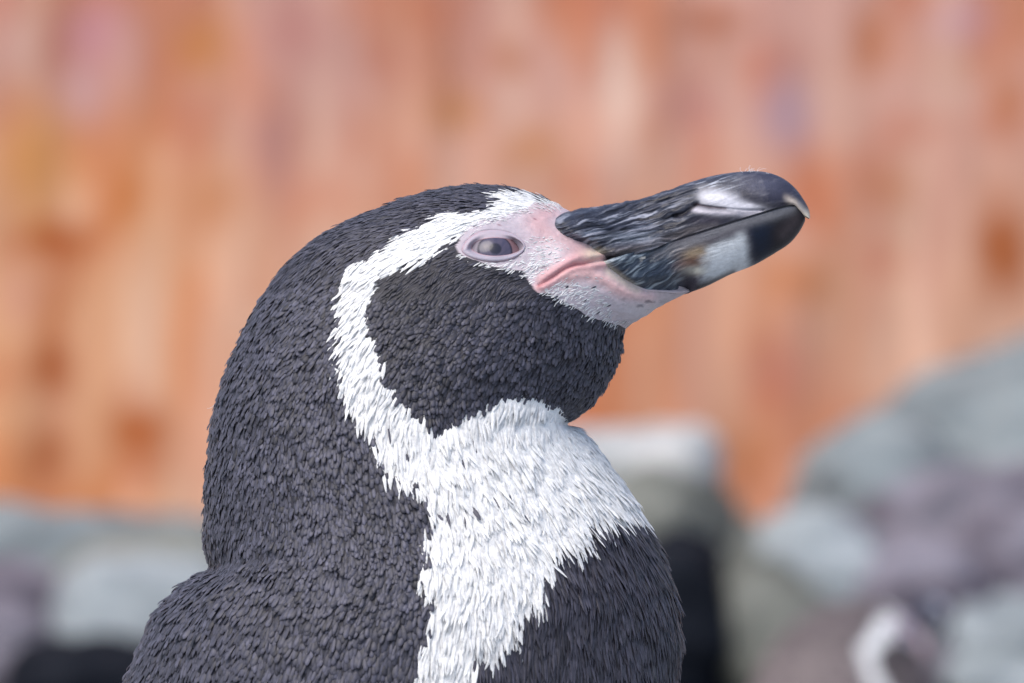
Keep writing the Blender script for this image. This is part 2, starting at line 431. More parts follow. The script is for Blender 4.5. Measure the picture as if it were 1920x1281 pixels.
UU = np.array([0, .28, .55, .78, .93, 1.0]); 
def feathers(idx, pts, length, width, lift, tip, cols, tipgain, ang=0.16, sizej=0.2, camber=0.22, sink=0.8):
    """blades: 6 rows of 3 vertices; returns verts, faces, colours"""
    n = len(pts)
    nn = N.reshape(-1, 3)[idx]; f = FLOW.reshape(-1, 3)[idx]
    f = f - nn * np.sum(f * nn, 1, keepdims=True); f /= np.linalg.norm(f, axis=1, keepdims=True) + 1e-12
    s = np.cross(nn, f)
    a = rng.normal(0, ang, n) + 0.18 * noise(pts[:, 0] / S / 45, pts[:, 2] / S / 45, pts[:, 1] / S / 45, 77)
    f2 = f * np.cos(a)[:, None] + s * np.sin(a)[:, None]; s2 = np.cross(nn, f2)
    L = length * (1 + sizej * rng.normal(0, 1, n).clip(-2, 2)) * S; Wd = width * (1 + sizej * rng.normal(0, 1, n).clip(-2, 2)) * S
    clump = fbm(pts[:, 0] / S / 17, pts[:, 1] / S / 17, pts[:, 2] / S / 17, 55, 2)
    lf = lift * (1 + 0.35 * rng.normal(0, 1, n).clip(-2, 2.5) + 1.5 * clump)
    bxp, byp = proj(pts); near_notch = g(np.hypot(bxp - 1072, byp - 800), 75)
    L = L * (1 - 0.62 * near_notch); lf = lf * (1 - 0.8 * near_notch)
    prof = np.array([.4, .85, 1.0, .92, .62, .22]) if tip == 'round' else np.array([.5, .9, 1.0, .72, .38, .06])
    hgt = np.array([0, .45, .8, .98, 1.0, .93])
    roll = rng.normal(0, 0.18, n)
    V = np.zeros((n, 6, 3, 3)); Cc = np.zeros((n, 6, 3, 3))
    for r in range(6):
        base = pts + f2 * (L * UU[r])[:, None] + nn * (L * lf * hgt[r] - sink * S)[:, None]
        for k, v in enumerate((-1, 0, 1)):
            w = Wd * 0.5 * prof[r]
            V[:, r, k] = base + s2 * (w * v)[:, None] + nn * ((camber * Wd * prof[r] * (1 - v * v)) + roll * w * v)[:, None]
            t = np.interp(UU[r], [0, .5, .85, 1], [0.0, .35, 1.0, .9])
            Cc[:, r, k] = cols * ((1 + (tipgain - 1) * t) * ((1.0 + 0.55 * (tipgain - 1)) if k == 1 else (1 - 0.35 * (tipgain - 1))))
    base_i = (np.arange(n) * 18)[:, None]
    q = []
    for r in range(5):
        for k in range(2):
            q.append([r * 3 + k, r * 3 + k + 1, r * 3 + 3 + k + 1, r * 3 + 3 + k])
    q = np.array(q)
    Fc = (base_i[:, None, :] + q[None]).reshape(-1, 4)
    return V.reshape(-1, 3), Fc, Cc.reshape(-1, 3)

wsharp, fsharp = regions(qx, qy, 0.8)
inframe = (qy < 1330)
front = (body[..., 1] < 0.004)
far = ~front
dark = ~wsharp & ~fsharp
breast = dark & (qx > 830 + (qy - 1281) * -0.15) & (qy > 900)
throat_y = np.interp(qx, [640, 800, 1000, 1180], [760, 830, 800, 800])
cheekz = dark & ~breast & in_poly(qx, qy, [(840, 440), (700, 520), (680, 600), (700, 700), (800, 815), (1070, 800), (1200, 640), (1180, 600), (1000, 500), (900, 480)])
fineck = cheekz & (qy < 560 + 0.0 * qx)
cheek = cheekz & ~fineck
crown = dark & ~cheekz & ~breast & (qy < 430 + 0.30 * (qx - 430) * 0 + np.interp(qx, [380, 620, 950], [150, 90, 0]))
shoulder = dark & ~breast & ~cheekz & ~crown & (qy > 1075 + 35 * fbm(qx / 60, qy / 60, 0, 111, 3) + 0.12 * (qx - 390) + 60 * noise(qx / 5, qy / 5, 0, 112) * sstep(420, 560, qx))
nape = dark & ~breast & ~cheekz & ~crown & ~shoulder
notbill = ~((qx > 1150) & (qy < 600))
parts = []
def coat(mask, r, length, width, lift, tip, colfn, tipgain, **kw):
    for side, k in ((front, 1.0), (far, 1.35)):
        m = mask & side
        if not m.any(): continue
        idx, pts = sample(m, r * k)
        if len(idx) == 0: continue
        px, py = qx.ravel()[idx], qy.ravel()[idx]
        parts.append(feathers(idx, pts, length * k ** 0.5, width * k, lift, tip, colfn(px, py, len(idx)), tipgain, **kw))

def darkcol(base, var=0.22):
    def f(px, py, n):
        cheek_tone = 1 - 0.35 * g(np.hypot((px - 770) / 90, (py - 600) / 110), 1.0)      # feather colour is darker towards the back of the cheek
        c = np.broadcast_to(base, (n, 3)) * (1 + var * rng.normal(0, 1, n).clip(-2, 2))[:, None]
        c = c * (1 + 0.15 * fbm(px / 60, py / 60, 0, 21, 3))[:, None]
        return np.clip(c * cheek_tone[:, None], 0.004, 1)
    return f
def whitecol(px, py, n):
    c = np.broadcast_to(WHT, (n, 3)) * (1 - np.abs(0.07 * rng.normal(0, 1, n)).clip(0, .3))[:, None]
    odd = rng.random(n) < 0.002 + 0.022 * g(np.hypot((px - 860) / 120, (py - 900) / 75), 1.0)
    c = np.where(odd[:, None], DARK * 1.4, c)
    return c
fr = inframe & notbill
coat(nape & fr, 5.5, 19, 7.8, 0.15, 'round', darkcol(DARK * 0.85, 0.3), 1.7, camber=0.22)
coat(shoulder & fr, 6.4, 24, 9.2, 0.12, 'round', darkcol(DARK * 0.85, 0.28), 1.6, ang=0.12, camber=0.22)
coat(crown & fr, 4.7, 20, 4.6, 0.11, 'point', darkcol(DARK * 0.85, 0.3), 1.5)
coat(cheek & fr, 5.3, 17, 7.8, 0.16, 'round', darkcol(DARK * 0.72, 0.3), 1.75, ang=0.14)
coat(fineck & fr, 4.6, 18, 4.4, 0.09, 'point', darkcol(DARK * 0.62, 0.3), 1.45)
coat(breast & fr, 5.0, 38, 4.8, 0.05, 'point', darkcol(BREAST * 0.85, 0.3), 1.35, ang=0.12)
wbrow = wsharp & (qy < 480); wring = wsharp & (qy >= 480) & (qy < 790) & (qx < 800); wbr = wsharp & ~wbrow & ~wring
coat(wbrow & fr, 4.8, 26, 4.2, 0.07, 'point', whitecol, 1.0, ang=0.14)
coat(wring & fr, 5.2, 32, 5.5, 0.11, 'point', whitecol, 1.0)
coat(wbr & fr, 5.2, 42, 6.0, 0.065, 'point', whitecol, 1.0, ang=0.17)
# short bristly white feathering on the bare face
def bristle_mask():
    m = np.zeros(qx.shape)
    m += g(np.hypot((qx - 1030) / 40, (qy - 478) / 34), 1.0) * 1.0
    m += g(np.hypot((qx - 1000) / 32, (qy - 510) / 26), 1.0)
    m += 1.3 * g(dist_line(qx, qy, [(868, 484), (900, 496), (940, 502), (975, 500)]), 10)
    m += 1.4 * g(dist_line(qx, qy, [(1035, 545), (1075, 562), (1110, 580), (1150, 596)]), 22)
    m += 0.9 * g(np.hypot((qx - 1100) / 55, (qy - 545) / 26), 1.0)
    m += 1.2 * g(dist_line(qx, qy, [(880, 422), (905, 410), (950, 398), (1000, 384), (1045, 386)]), 13)
    m += 0.9 * g(np.hypot((qx - 1165) / 30, (qy - 590) / 18), 1.0)
    m *= 1 - np.clip(1.6 * g(dist_line(qx, qy, FOLD_UP), 9) + 1.6 * g(dist_line(qx, qy, FOLD_LO), 8), 0, 1)
    return m
bmk = bristle_mask()
eyefree = np.ones(qx.shape, bool); eyefree[:] = True
eh = (np.abs(qx - 926) < 80) & (np.abs(qy - 461) < 50)
eyefree[eh] = sd_poly(qx[eh], qy[eh], [tuple(p) for p in LID_OUT]) < -1
facem = fsharp & eyefree & notbill & (qx < 1200)
coat(facem & (bmk > 0.75), 4.4, 15, 2.3, 0.12, 'point', lambda px, py, n: np.broadcast_to(WHT * 0.95, (n, 3)) * (1 - 0.08 * rng.random(n))[:, None], 1.0, ang=0.25)
coat(facem & (bmk > 0.3) & (bmk <= 0.75), 7.0, 12, 1.9, 0.12, 'point', lambda px, py, n: np.broadcast_to(WHT * 0.9, (n, 3)) * (1 - 0.1 * rng.random(n))[:, None], 1.0, ang=0.3)
coat(facem & (bmk > 0.3) & (qy > 520), 26, 12, 2.6, 0.14, 'point', lambda px, py, n: np.broadcast_to(DARK, (n, 3)) * 1.0, 1.0, ang=0.3)
# coarser coat on the parts of the body that stand below the picture
nearlow = ~inframe & (qy < 2100); low = ~inframe & ~nearlow & (qy < 4060)
for msk, cf, tp in ((dark, darkcol(DARK * 0.85, 0.28), 1.6), (wsharp, whitecol, 1.0)):
    coat(msk & nearlow, 12, 40, 16, 0.11, 'round', cf, tp)
    coat(msk & low, 24, 70, 32, 0.12, 'round', cf, 1.0 + (tp - 1) * 0.5)
vo = 0; vv, ff, cl_ = [], [], []
for v, f, c in parts:
    vv.append(v); ff.append(f + vo); cl_.append(c); vo += len(v)
me_pl = mesh_np('plumage', np.concatenate(vv) - BASE, np.concatenate(ff), np.concatenate(cl_))
link('plumage', me_pl, M_feather, pen, kind='stuff')
print('FEATHERS', vo // 18)

# ---- surface fit of the flank round the eye (pixels -> depth)
m = (np.abs(PX - EYE_C[0]) < 95) & (np.abs(PY - EYE_C[1]) < 70) & (YY < 0)
bx, by = proj(body0); bx, by = bx[m], by[m]; bd = body0[..., 1][m] / S
u, v = (bx - EYE_C[0]) / 50, (by - EYE_C[1]) / 50
Am = np.stack([np.ones_like(u), u, v, u * u, u * v, v * v], -1)
coef = np.linalg.lstsq(Am, bd, rcond=None)[0]
def yfit(px, py):
    u, v = (px - EYE_C[0]) / 50, (py - EYE_C[1]) / 50
    return (np.stack([np.ones_like(u), u, v, u * u, u * v, v * v], -1) @ coef) * S

def mirror(v): 
    w = np.array(v); w[..., 1] *= -1; return w

ER = 60.0; EYE_H = 5.0
_e = np.array(P(929, 464, yfit(np.array([929.0]), np.array([464.0]))[0]))
_ex = np.array(P(935, 464, yfit(np.array([935.0]), np.array([464.0]))[0])) - _e
_ey = np.array(P(929, 470, yfit(np.array([929.0]), np.array([470.0]))[0])) - _e
EN = np.cross(_ex, _ey); EN /= np.linalg.norm(EN)
if EN[1] > 0: EN = -EN
EYE_CTR = _e - EN * (ER - EYE_H) * S
def sphere_y(px, py):
    """depth of the eyeball's near surface under a pixel (metres)"""
    x = (px - CX) * S * 0.988; z = ZC + (CY - py) * S * 0.988
    q = (ER * S) ** 2 - (x - EYE_CTR[0]) ** 2 - (z - EYE_CTR[2]) ** 2
    return EYE_CTR[1] - np.sqrt(np.maximum(q, 1e-9))
def eye_h(px, py): return (yfit(px, py) - sphere_y(px, py)) / S
print('EYE normal', EN)
rr = np.array([-.12, 0.0, .1, .2, .35, .5, .65, .8, .92, 1.02, 1.1])
for sgn in (1, -1):
    V, Cc = [], []
    for r in rr:
        q = LID_IN + (LID_OUT - LID_IN) * r
        hin = eye_h(q[:, 0], q[:, 1])
        up = (np.sin(ph) > 0)
        crest = np.where(up, np.interp(r, [-.12, 0, .12, .4, .62, .8, .92, 1.02, 1.1], [-2.5, .6, 2, 3.6, 3.8, 2.8, .9, -.5, -5]),
                         np.interp(r, [-.12, 0, .12, .4, .62, .8, .92, 1.02, 1.1], [-2.5, .6, 1.8, 3, 3.2, 2.4, .9, -.5, -5]))
        k = np.clip(1 - r * 2.2, 0, 1)
        h = crest + hin * k
        V.append(Pn(q[:, 0], q[:, 1], yfit(q[:, 0], q[:, 1]) - h * S))
        base = mix(np.broadcast_to(lin(170, 160, 172), (96, 3)), np.broadcast_to(lin(160, 156, 170), (96, 3)), (~up).astype(float) * 0.9)
        cr = np.interp(r, [-.2, 0, .12, .85, .97, 1.1], [.9, .7, .05, 0, .45, .3])
        Cc.append(mix(base, np.broadcast_to(lin(170, 120, 128), (96, 3)), np.full(96, cr)))
    V = np.array(V)
    if sgn < 0: V = mirror(V)
    me = mesh_np('eyelid', V.reshape(-1, 3) - BASE, grid_faces(len(rr), 96, wrap=True, flip=(sgn > 0)), np.array(Cc).reshape(-1, 3))
    lid = link('eyelid', me, M_lid, pen)
    # eyeball with iris and pupil
    nu, nv = 72, 96
    ctr = EYE_CTR
    sy = sphere_y(np.array([929.0]), np.array([466.0]))[0]
    ax = np.array(P(929, 466, sy)) - ctr; ax /= np.linalg.norm(ax)      # gaze
    a1 = np.linspace(0.004, math.pi - 0.004, nu)[:, None]; a2 = np.linspace(0, 2 * math.pi, nv, endpoint=False)[None]
    ex = np.sin(a1) * np.cos(a2); ez = np.sin(a1) * np.sin(a2); ey = -np.cos(a1) + 0 * a2
    dirs = np.stack([ex, ey, ez], -1)
    V = ctr + dirs * ER * S
    rad = np.arccos(np.clip(dirs @ ax, -1, 1)) * ER
    fib = fbm(np.arctan2(ez, ex) * 9, rad / 20, 0, 51, 3)
    cI = mix(np.broadcast_to(lin(70, 68, 88), rad.shape + (3,)), np.broadcast_to(lin(84, 78, 96), rad.shape + (3,)), np.clip(0.5 + fib, 0, 1))
    cI = mix(cI, lin(40, 40, 54), sstep(13.5, 9.5, rad))
    cI = mix(cI, lin(44, 40, 52), sstep(29, 33, rad))
    cI = mix(cI, mix(np.broadcast_to(lin(140, 132, 142), rad.shape + (3,)), np.broadcast_to(lin(128, 100, 106), rad.shape + (3,)), sstep(-0.1, 0.3, ex)), sstep(33.5, 36, rad))
    if sgn < 0: V = mirror(V)
    me = mesh_np('eye', V.reshape(-1, 3) - BASE, grid_faces(nu, nv, wrap=True, flip=(sgn < 0)), cI.reshape(-1, 3))
    link('eye', me, M_eye, pen)

# ---- bill
def coons(top, bot, rear, u, v, e=0.0):
    """u 0 rear..1 tip, v 0 top..1 bottom; the tip edge is the straight join of the two ends"""
    top, bot, rear = smoothline(top, 200), smoothline(bot, 200), smoothline(rear, 120)
    T = polyat(top, u.ravel()).reshape(u.shape + (2,)); Bt = polyat(bot, u.ravel()).reshape(u.shape + (2,))
    R = polyat(rear, v.ravel()).reshape(u.shape + (2,))
    tip = top[-1] * (1 - v)[..., None] + bot[-1] * v[..., None]
    uu, vq = u[..., None], v[..., None]
    bil = (1 - uu) * (1 - vq) * top[0] + (1 - uu) * vq * bot[0] + uu * (1 - vq) * top[-1] + uu * vq * bot[-1]
    return (1 - vq) * T + vq * Bt + (1 - uu) * R + uu * tip - bil

NU, NV = 310, 112
u = (np.linspace(0, 1, NU) ** 0.95)[:, None] + np.zeros((1, NV)); v0 = np.linspace(0, 1, NV)[None] + np.zeros((NU, 1))
v = 1 - np.cos(v0 * math.pi / 2) * (1 - 0.15 * v0) - 0.0; v = np.clip(v / v[:, -1:], 0, 1)
BAX = np.array([0.955, -0.297]); BNX = np.array([0.297, 0.955])     # along / across the bill in pixels

def groove(q, line, w, dep): return -dep * g(dist_line(q[..., 0], q[..., 1], smoothline(line, 30)), w)

# upper
q = coons(UP_TOP, UP_BOT, UP_REAR, u, v)
al = (q - (1040, 430)) @ BAX; ac = (q - (1040, 430)) @ BNX
wu = np.interp(al, [0, 60, 140, 240, 320, 400, 450, 480, 492], [90, 90, 82, 72, 65, 52, 34, 17, 6])
prof = (1 - (1 - v) ** 2.1) ** 0.52 * (1 - 0.05 * sstep(0.8, 1, v))
edge = 0.90 + 0.10 * sstep(0.0, 0.045, u)
yy = wu * prof * edge
rough_m = sstep(300, 190, al) * sstep(0, 12, al)
warp = 10 * fbm(al / 60, ac / 30, 0, 61, 3)
wr = fbm(al / 42, (ac + warp) / 4.2, 0, 62, 3)
wr2 = 1 - 2 * np.abs(fbm(al / 70, (ac + warp) / 9.0, 0, 63, 3))
ns_m = np.clip(prof * 1.3, 0, 1)
relief = rough_m * (3.8 * wr + 3.2 * wr2 - 1.4) * (0.35 + 0.65 * ns_m)
fine = 0.5 * fbm(al / 30, ac / 3.0, 0, 64, 3) * sstep(380, 300, al)
gr = groove(q, [(1265,406),(1282,401),(1296,391),(1307,383)], 4.5, 8) + groove(q, [(1300,384),(1330,388),(1357,391),(1400,394),(1432,394)], 2.2, 3.2)
gr += groove(q, [(1161,406),(1205,392),(1245,378),(1290,362),(1308,357)], 2.6, 3.5) + groove(q, [(1100,436),(1132,432),(1194,429),(1239,414),(1268,404)], 3.0, 4.0)
gr += groove(q, [(1095,420),(1150,412),(1200,402),(1250,392)], 2.4, 2.5) + groove(q, [(1110,458),(1170,452),(1215,444)], 2.4, 2.0)
swell = 4 * g(dist_line(q[..., 0], q[..., 1], smoothline([(1290,404),(1330,399),(1380,402)], 20)), 7) + 3 * g(np.hypot((q[..., 0] - 1345) / 30, (q[..., 1] - 372) / 12), 1)
Y = yy + relief + fine + gr + swell * prof
_r = polyat(smoothline(UP_REAR, 120), v[0]); fr_ = flank(_r[:, 0], _r[:, 1])
kern = np.ones(9) / 9; fr_ = np.convolve(np.pad(fr_, 4, mode='edge'), kern, 'valid')
k_ = sstep(0.32, 0.02, u)
Y = Y * (1 - k_) + k_ * (np.minimum(fr_[None] + 1.5, fr_[None] + 1.5) * (0.97 + 0.06 * sstep(0, 0.05, u)) + relief + gr)
Y = np.maximum(Y, 0) * np.clip(v * 60, 0, 1)
print('UPREAR', np.round(fr_[::15], 0))
outl = 2.6 * fbm(al / 12, 0 * al, 0, 65, 3) * rough_m * (1 - v) ** 3          # rough culmen outline
q = q + BNX * outl[..., None]
streak = fbm(al / 55, (ac + warp) / 5.0, 0, 62, 4); str2 = fbm(al / 30, ac / 2.6, 0, 66, 3)
cU = mix(np.broadcast_to(lin(50, 53, 66), q.shape[:-1] + (3,)), np.broadcast_to(lin(150, 154, 168), q.shape[:-1] + (3,)), np.clip(0.9 * sstep(0.05, 0.6, streak) + 0.5 * sstep(0.2, 0.7, str2), 0, 1) * rough_m)
cU = mix(cU, lin(22, 22, 30), 0.9 * sstep(-0.02, -0.4, streak) * rough_m)
x, y_ = q[..., 0], q[..., 1]
cU = mix(cU, lin(96, 90, 92), 0.75 * g(dist_line(x, y_, [(1150, 477), (1217, 460), (1290, 434), (1340, 418)]), 9))      # smooth grey rim above the gape
cU = mix(cU, lin(120, 128, 140), 0.5 * g(np.hypot((x - 1185) / 45, (y_ - 445) / 10), 1.0))
cU = mix(cU, lin(42, 42, 58), sstep(1380, 1400, x + 0.2 * (y_ - 350)))                                              # dark tip
cU = mix(cU, lin(74, 76, 94), 0.85 * g(np.hypot((x - 1425) / 50, (y_ - 345) / 18), 1.0))
blot = fbm(al / 18, ac / 6, 0, 68, 3)
pale = g(np.hypot((x - 1345 - 0.0) / 40, (y_ - 372 - 0.12 * (x - 1345)) / 15), 1.0) + 0.9 * g(np.hypot((x - 1400) / 34, (y_ - 388) / 8), 1.0)
cU = mix(cU, lin(196, 196, 206), np.clip(1.3 * pale + 0.15 * blot, 0, 1) * sstep(1296, 1320, x))
cU = mix(cU, lin(184, 180, 190), np.clip(0.9 * g(dist_line(x, y_, [(1300, 392), (1335, 400), (1380, 402), (1425, 399)]), 6), 0, 1))
cU = mix(cU, lin(176, 182, 196), 0.8 * sstep(-0.1, 0.5, fbm(al / 22, ac / 2.2, 0, 69, 3)) * g(np.hypot((x - 1340) / 40, (y_ - 346) / 16), 1.0))
cU = mix(cU, lin(60, 56, 70), 0.9 * g(np.hypot((x - 1328) / 34, (y_ - 414) / 7), 1.0))
cU = mix(cU, lin(40, 38, 46), 0.9 * g(dist_line(x, y_, [(1266, 406), (1285, 400), (1302, 386)]), 4))
cU = mix(cU, lin(70, 50, 56), 0.7 * g(dist_line(x, y_, [(1305, 383), (1330, 388), (1360, 391)]), 2.5))
cU = mix(cU, lin(24, 22, 36), 0.7 * g(dist_line(x, y_, [(1395, 365), (1420, 378), (1450, 386), (1480, 380)]), 9))
cU = mix(cU, lin(168, 158, 150), 0.95 * g(dist_line(x, y_, [(1470, 370), (1490, 380), (1506, 396), (1516, 408)]), 7) * sstep(1462, 1485, x))
cU = mix(cU, lin(204, 196, 176), 0.8 * g(np.hypot(x - 1514, y_ - 404), 9))
cU = mix(cU, lin(200, 190, 168), 0.5 * g(np.hypot((x - 1116) / 16, (y_ - 474) / 9), 1.0))
cU *= (1 + 0.12 * fbm(al / 9, ac / 4, 0, 70, 2))[..., None]

def both_sides(name, q, Y, C, parent, inner=0.55, close='bottom', flip=False):
    """near flank, far flank and the turned-in edge that closes the horn"""
    vN = Pn(q[..., 0], q[..., 1], 0 * Y); k = S
    near = np.stack([(q[..., 0] - CX) * S * (D - Y * S) / D, -Y * S, ZC + (CY - q[..., 1]) * S * (D - Y * S) / D], -1)
    farv = mirror(near)
    nu, nv = Y.shape
    if close == 'bottom': order = [near[:, ::-1], farv]; cord = [C[:, ::-1], C]
    else: order = [near, farv[:, ::-1]]; cord = [C, C[:, ::-1]]
    V = np.concatenate(order, 1); Cc = np.concatenate(cord, 1)
    # thickness: inner skin 1.2 mm inside
    cen = V.copy(); cen[..., 1] *= 0.8
    mid = V.mean(1, keepdims=True)
    inn = mid + (cen - mid) * np.array([0.995, 1, 0.9])
    n2 = V.shape[1]
    outer = grid_faces(nu, n2); innf = grid_faces(nu, n2, flip=True) + nu * n2
    i = np.arange(nu - 1); rims = []
    for jj, fl in ((0, False), (n2 - 1, True)):
        r = np.stack([i * n2 + jj, (i + 1) * n2 + jj, (i + 1) * n2 + jj + nu * n2, i * n2 + jj + nu * n2], -1)
        rims.append(r[:, ::-1] if fl else r)
    jn = np.arange(n2 - 1)
    r = np.stack([jn, jn + nu * n2, jn + 1 + nu * n2, jn + 1], -1); rims.append(r)
    fa = np.concatenate([outer, innf] + rims)
    vv = np.concatenate([V.reshape(-1, 3), inn.reshape(-1, 3)])
    a, b, c = vv[outer[3000]][:3]
    if np.dot(np.cross(b - a, c - a), a - mid[outer[3000][0] // n2, 0]) < 0: fa = fa[:, ::-1]
    cc2 = np.concatenate([Cc.reshape(-1, 3), Cc.reshape(-1, 3) * 0.9])
    return link(name, mesh_np(name, vv - BASE, fa, cc2), M_bill, parent)

upper = both_sides('upper_bill', q, Y, cU, pen, close='bottom')

# lower
v = v0 * 0.5 + 0.5 * np.sin(v0 * math.pi / 2)
q = coons(LO_TOP, LO_BOT, LO_REAR, u, v)
al = (q - (1040, 430)) @ BAX; ac = (q - (1040, 430)) @ BNX
wl_ = np.interp(al, [60, 140, 240, 320, 400, 450, 475, 486], [82, 78, 69, 62, 49, 30, 14, 5])
yb = np.interp(al, [100, 160, 215, 250, 300], [66, 58, 34, 14, 6]) * sstep(1, .2, u * 0.9)
prof = (1 - np.clip(v, 0, 1) ** 2.3) ** 0.52
edge = 0.90 + 0.10 * sstep(0.0, 0.05, u)
yy = (yb + np.maximum(wl_ - yb, 0) * prof) * edge
tilt = ac + 0.35 * al
warp = 9 * fbm(al / 50, ac / 30, 0, 81, 3)
rough_m = sstep(245, 175, al) * sstep(485, 500, q[..., 1] + 0.35 * (q[..., 0] - 1130))
wr = fbm(al / 34, (tilt * 0.6 + ac * 0.4 + warp) / 5.0, 0, 82, 3)
relief = rough_m * 4.2 * wr * (0.3 + 0.7 * prof)
rim = 3.0 * g(dist_line(q[..., 0], q[..., 1], smoothline(LO_TOP, 60)), 7)
fine = 0.5 * fbm(al / 30, ac / 3, 0, 84, 3)
Y = yy + relief - 2.5 + 0.6 * rim + fine * sstep(380, 280, al)
_r = polyat(smoothline(LO_REAR, 120), v[0]); fr_ = flank(_r[:, 0], _r[:, 1])
_b = polyat(smoothline(LO_BOT, 200), u[:, 0]); fb_ = flank(_b[:, 0], _b[:, 1]); print('LOBOT', np.round(fb_[::30], 0), 'LOREAR', np.round(fr_[::20], 0))
k_ = sstep(0.30, 0.02, u)
Y = Y * (1 - k_) + k_ * ((fr_[None] + 1.5) * (0.97 + 0.06 * sstep(0, 0.05, u)) + relief)
Y = Y - 5.0 * g(dist_line(q[..., 0], q[..., 1], smoothline(UP_BOT[:9], 60)), 3.2) * sstep(1140, 1170, q[..., 0])
kb = (sstep(0.55, 1.0, v) * sstep(1312, 1285, q[..., 0]))
Y = Y * (1 - kb) + kb * (fb_[:, None] + 0.5 + 0.4 * relief)
Y = np.maximum(Y, 0.0)
x, y_ = q[..., 0], q[..., 1]
streak = fbm(al / 40, (tilt * 0.6 + ac * 0.4 + warp) / 4.5, 0, 82, 4)
cL = mix(np.broadcast_to(lin(58, 68, 82), q.shape[:-1] + (3,)), np.broadcast_to(lin(146, 158, 168), q.shape[:-1] + (3,)), sstep(0.05, 0.55, streak))
cL = mix(cL, lin(34, 42, 56), 0.85 * sstep(-0.08, -0.45, streak))
cL = mix(cL, lin(70, 66, 76), sstep(1245, 1285, x - 0.3 * (y_ - 490)))
cL = mix(cL, lin(196, 172, 132), 0.6 * g(np.hypot((x - 1308) / 26, (y_ - 478) / 16), 1.0))
cL = mix(cL, lin(90, 64, 56), 0.9 * g(np.hypot((x - 1300) / 26, (y_ - 490 + 0.3 * (x - 1300)) / 12), 1.0))
cL = mix(cL, lin(206, 204, 192), 0.8 * g(np.hypot((x - 1310) / 26, (y_ - 508) / 8), 1.0))
wv = sstep(1300, 1345, x + 10 * blot) * sstep(1418, 1390, x - 0.15 * (y_ - 470) + 4 * blot) * sstep(438, 464, y_ + 0.45 * (x - 1360) + 4 * blot) * sstep(533, 516, y_ + 0.3 * (x - 1350))
cL = mix(cL, lin(204, 210, 216), wv)
cL = mix(cL, lin(14, 26, 46), sstep(1390, 1424, x - 0.15 * (y_ - 470)))
cL = mix(cL, lin(24, 22, 30), sstep(1430, 1462, x))
cL = mix(cL, lin(66, 58, 62), 0.8 * g(dist_line(x, y_, [(1470, 440), (1490, 415)]), 14))
cL = mix(cL, lin(118, 118, 124), 0.85 * g(dist_line(x, y_, smoothline([(1230, 478), (1290, 456), (1345, 434), (1400, 416), (1450, 402), (1482, 390)], 40)), 11))
cL = mix(cL, lin(40, 34, 36), 0.85 * g(dist_line(x, y_, [(1310, 541), (1345, 525), (1375, 512)]), 7))
cL = mix(cL, lin(208, 200, 180), 0.5 * g(dist_line(x, y_, [(1130, 492), (1150, 510), (1172, 527), (1192, 540)]), 7) * sstep(0.2, 0.0, u))
cL = mix(cL, lin(206, 204, 196), 0.9 * sstep(0.15, 0.3, fbm(al / 12, ac / 5, 0, 86, 3)) * g(np.hypot((x - 1215) / 16, (y_ - 484) / 6), 1.0))
cL *= (1 + 0.12 * fbm(al / 9, ac / 4, 0, 87, 2))[..., None]
lower = both_sides('lower_bill', q, Y, cL, pen, close='top')

# ---- flakes of horn and downy fibres stuck to the bill
def strand(pts, r0, r1, nseg=5):
    pts = [np.array(p) for p in pts]; V = []; n = len(pts)
    for i_, p in enumerate(pts):
        t = pts[min(i_ + 1, n - 1)] - pts[max(i_ - 1, 0)]; t /= np.linalg.norm(t) + 1e-9
        a_ = np.cross(t, (0.3, 1, 0.2)); a_ /= np.linalg.norm(a_); b_ = np.cross(t, a_)
        r = r0 + (r1 - r0) * i_ / (n - 1)
        for k in range(nseg):
            an = 2 * math.pi * k / nseg
            V.append(p + (a_ * math.cos(an) + b_ * math.sin(an)) * r)
    return np.array(V), grid_faces(n, nseg, wrap=True)
for k in range(26):
    if k < 14:
        bx = 1392 + 42 * random.random(); by = 322 + (bx - 1392) * 0.03; L_ = 10 + 12 * random.random(); an = random.uniform(-2.9, -0.2)
    else:
        bx = 1335 + 60 * random.random(); by = 332 - 0.17 * (bx - 1335) + 3; L_ = 8 + 8 * random.random(); an = random.uniform(-1.0, 0.3)
    dep = random.uniform(-14, 6)
    pts = []
    for s_ in np.linspace(0, 1, 6):
        pts.append(P(bx + L_ * s_ * math.cos(an + s_ * 0.8), by + 2 + L_ * s_ * math.sin(an + s_ * 0.8) * 0.75, dep * S))
    V, Fc = strand(pts, 0.45 * S, 0.2 * S)
    link('down_fibre', mesh_np('down_fibre', V - BASE, Fc, np.broadcast_to(np.array([.75, .73, .76]), (len(V), 3))), M_down, pen)

for bx, by, an, L_ in ((1272, 1185, 0.5, 26), (1274, 1232, 0.9, 24), (1276, 1245, 1.1, 18), (1186, 942, 0.2, 20), (756, 374, -0.6, 16), (762, 371, -0.2, 12), (404, 760, 2.2, 14), (1262, 1105, 0.9, 16)):
    pts = [P(bx - 3 + L_ * s_ * math.cos(an + 0.5 * s_), by + L_ * s_ * math.sin(an + 0.5 * s_), 0.0) for s_ in np.linspace(0, 1, 6)]
    V, Fc = strand(pts, 0.6 * S, 0.25 * S)
    link('down_fibre', mesh_np('down_fibre', V - BASE, Fc, np.broadcast_to(np.array([.7, .69, .7]), (len(V), 3))), M_down, pen)

